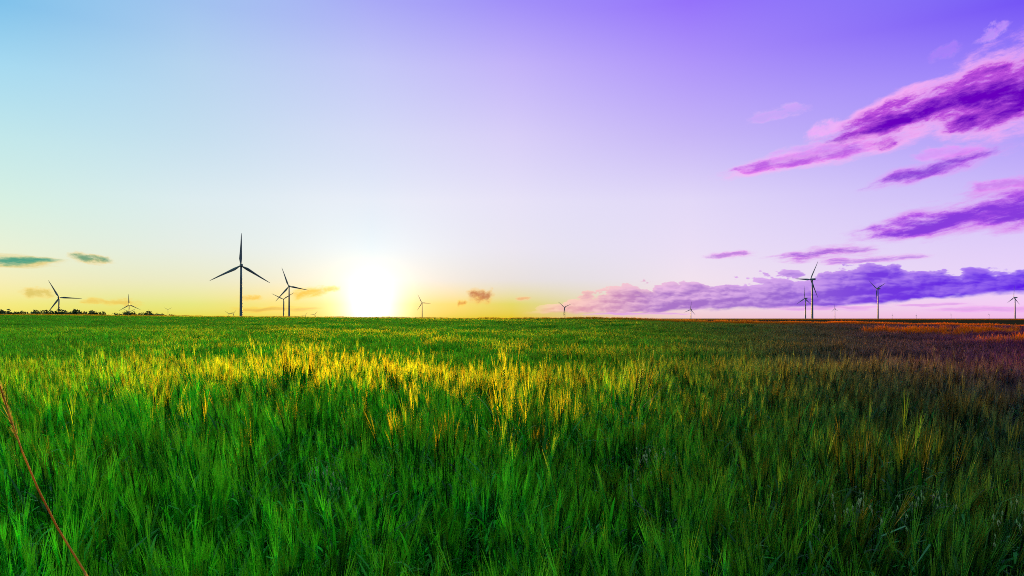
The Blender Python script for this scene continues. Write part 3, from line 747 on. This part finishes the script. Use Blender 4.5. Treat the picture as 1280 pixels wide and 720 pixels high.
def build_trees():
    k = 0
    sets = [
        ('small dark tree cut off by the left edge of the picture', [(0, 386, 10), (5, 388.5, 9)]),
        ('low dark tree in the long row on the skyline beneath the mid-sized left turbine',
         [(26, 390.6, 9), (33, 390.3, 9), (40, 390, 10), (48, 389.8, 10), (56, 390.2, 9), (64, 388.6, 10), (71, 388.0, 10), (78, 389.3, 9), (85, 389.8, 10), (93, 388.2, 10), (100, 389.2, 10), (108, 391.2, 8), (113, 389.6, 9), (119, 389.2, 9), (125, 391.6, 7)]),
        ('low dark tree in the shorter skyline row beneath the small upright-bladed turbine',
         [(151, 393, 8), (158, 391.6, 10), (166, 391, 10), (174, 391.2, 10), (182, 391, 9), (190, 392.8, 9), (198, 393, 9), (206, 393.6, 8), (214, 394.6, 8), (220, 395.4, 6)]),
        ('tiny isolated bush in the gap between the two rows of trees', [(132, 394, 6), (143, 394.2, 5)]),
        ('tiny bush between the edge tree and the long row at far left', [(13, 391.8, 9), (19, 391.2, 8)]),
    ]
    for lab, lst in sets:
        for px, top, w in lst:
            make_tree(k, px, top - 1.6, w * 2.1, 620 + (k * 37) % 50, lab, 'trees along the left skyline' if 'tree' in lab.split(' in ')[0] else lab.replace('tiny', 'tiny bushes:')[:40],
                      'bush' if 'bush' in lab else 'tree', 'bush' if 'bush' in lab else 'tree'); k += 1
    make_tree(k, 1001, 403.0, 9, 210, 'lone dark bush standing past the orange field edge below the tall violet-side turbine', None, 'bush', 'bush')
    # thin mast in the second row
    D = 640; x = (182.6 - 640) / F * D; g = hz(x, D); H = EYE + (HZ - 386.5) / F * D - g
    root = empty('mast', (x, D + 4, g)); m = MB(); m.tube([(0, 0, 0), (0, 0, H)], [.12, .05], 8); m.build('pole', M_BARK, root)
    m = MB(); m.tube([(-.5, 0, H * .9), (.5, 0, H * .9)], [.05, .05], 6); m.build('crossarm', M_BARK, root)
    tag(root, 'thin dark pole rising out of the shorter row of trees', 'mast')


# ------------------------------------------------------------------ loose plants in the foreground
def build_dry_stem():
    root = empty('dry_grass_stem', (-0.52, 1.16, hz(-.52, 1.16)))
    o = Vector(root.location); Y = lambda px, py, d: Vector(((px - 640) / F * d, d, EYE - (py - HZ) / F * d)) - o
    pts = [Vector((0, 0, -.03)), Vector((-.02, 0, .45)), Vector((-.07, -.01, .85)), Y(104, 712, 1.12), Y(72, 660, 1.11), Y(47, 610, 1.09), Y(28, 565, 1.08), Y(12, 520, 1.06), Y(-4, 470, 1.04), Y(-16, 410, 1.02)]
    m = MB(); m.tube(pts, [.0019, .0018, .0017, .0016, .0015, .0014, .0012, .0010, .0008, .0004], 7); m.build('stem', M_DRY, root, True)
    h = MB(); r = np.random.default_rng(4)
    for i in range(90):
        t = r.uniform(0, 1); q = 6 + t * 2.9; a = pts[int(q)].lerp(pts[min(int(q) + 1, 9)], q % 1)
        d = Vector((r.normal(-.3, .14), r.normal(0, .15), 1)).normalized(); s = d.cross(Vector((0, 1, .1))).normalized()
        h.kernel(a, d, s, r.uniform(.008, .016), .0011)
        h.ribbon([a + d * .015, a + d * r.uniform(.022, .04)], [.0003, .0001], s)
    h.build('seed_head', M_DRYHEAD, root)
    l = MB(); l.ribbon([pts[3], pts[3] + Vector((.03, 0, -.05)), pts[3] + Vector((.05, 0, -.16)), pts[3] + Vector((.045, 0, -.3))], [.002, .004, .004, .001], (.3, .9, 0)); l.build('leaf', M_DRY, root)
    tag(root, 'tall brown dry grass stem bent across the left corner', 'grass stem')


def wild_oat(i, px, py, top, lean, lab):
    d = F * (EYE - top) / (py - HZ); x = (px - 640) / F * d
    g = hz(x, d); root = empty('wild_oat', (x - lean * .18, d, g)); r = np.random.default_rng(60 + i)
    H = top - g
    pts = [(0, 0, 0), (lean * .04, 0, H * .5), (lean * .12, 0, H * .85), (lean * .18, 0, H * .97), (lean * .25, -.01, H), (lean * .31, -.02, H * .975)]
    m = MB(); m.tube(pts, [.0026, .0022, .0016, .0013, .001, .0006], 6); m.build('stem', M_OATSTEM, root, True)
    for k in range(2):
        a = r.uniform(0, 6.28); lf = MB(); b = Vector(pts[1]) + Vector((0, 0, .1 * k)); ou = Vector((math.cos(a), math.sin(a), 0))
        lf.ribbon([b, b + ou * .07 + Vector((0, 0, .16)), b + ou * .16 + Vector((0, 0, .2)), b + ou * .24 + Vector((0, 0, .1))], [.004, .006, .005, .0006], (-math.sin(a), math.cos(a), 0))
        lf.build('leaf', M_OATLEAF, root)
    p = MB()
    for k in range(19):
        t = r.uniform(0, 1) * 3.0; j = 2 + int(t); a = Vector(pts[j]).lerp(Vector(pts[min(j + 1, 5)]), t % 1)
        off = Vector((r.normal(lean * .02, .025), r.normal(0, .025), r.uniform(-.02, .02))); e = a + off; f2 = e + Vector((off.x * .4, off.y * .4, -r.uniform(.012, .05)))
        p.tube([a, e, f2], [.0004] * 3, 3, 1)
        for sg in (-1, 1):
            dn = Vector((r.normal(sg * .14 + lean * .1, .1), r.normal(0, .2), -1)).normalized()
            p.kernel(f2, dn, dn.cross(Vector((0, 1, 0))).normalized(), r.uniform(.018, .025), .0024, 0)
        p.ribbon([f2 + Vector((0, 0, -.015)), f2 + Vector((r.normal(0, .01), 0, -.05))], [.0005, .0001], (1, 0, 0), 0)
    p.build('panicle', [M_OAT, M_OATSTEM], root)
    tag(root, lab, 'wild oat', 'wild oats among the barley')


def build_oats():
    wild_oat(0, 420, 575, .95, -.9, 'drooping wild oat panicle in the vivid green part of the barley')
    wild_oat(1, 800, 556, .96, .7, 'pale drooping wild oat farthest back, between the green and the darker barley')
    wild_oat(2, 1035, 610, .95, 1.0, 'wild oat arching to the right, the left one of two close neighbours')
    wild_oat(3, 1124, 606, .95, 1.0, 'wild oat arching to the right, the right one of two close neighbours')
    wild_oat(4, 1252, 618, .97, .8, 'silvery wild oat at the right edge of the picture')


# ------------------------------------------------------------------ camera and render settings
def build_camera():
    cd = bpy.data.cameras.new('camera'); co = bpy.data.objects.new('camera', cd); C.objects.link(co)
    cd.sensor_width = 36; cd.lens = F / 1280 * 36; cd.shift_y = (HZ - 360) / 1280
    cd.clip_start = 0.05; cd.clip_end = 40000
    co.location = (0, 0, EYE); co.rotation_euler = (R_(90), 0, 0)
    scene.camera = co


build_world(); build_ground(); build_crop(); build_turbines(); build_trees(); build_dry_stem(); build_oats(); build_camera()
vs = scene.view_settings
vs.view_transform = 'Standard'; vs.look = 'None'; vs.exposure = 0.35; vs.gamma = 1.0; vs.use_curve_mapping = False
cy = scene.cycles
cy.max_bounces = 4; cy.diffuse_bounces = 2; cy.glossy_bounces = 1; cy.transmission_bounces = 4; cy.transparent_max_bounces = 4; cy.volume_bounces = 0
cy.use_adaptive_sampling = True; cy.adaptive_threshold = 0.02
cy.use_denoising = False
cy.pixel_filter_type = 'BLACKMAN_HARRIS'; cy.filter_width = 0.95
cy.sample_clamp_indirect = 6.0
cy.caustics_reflective = False; cy.caustics_refractive = False
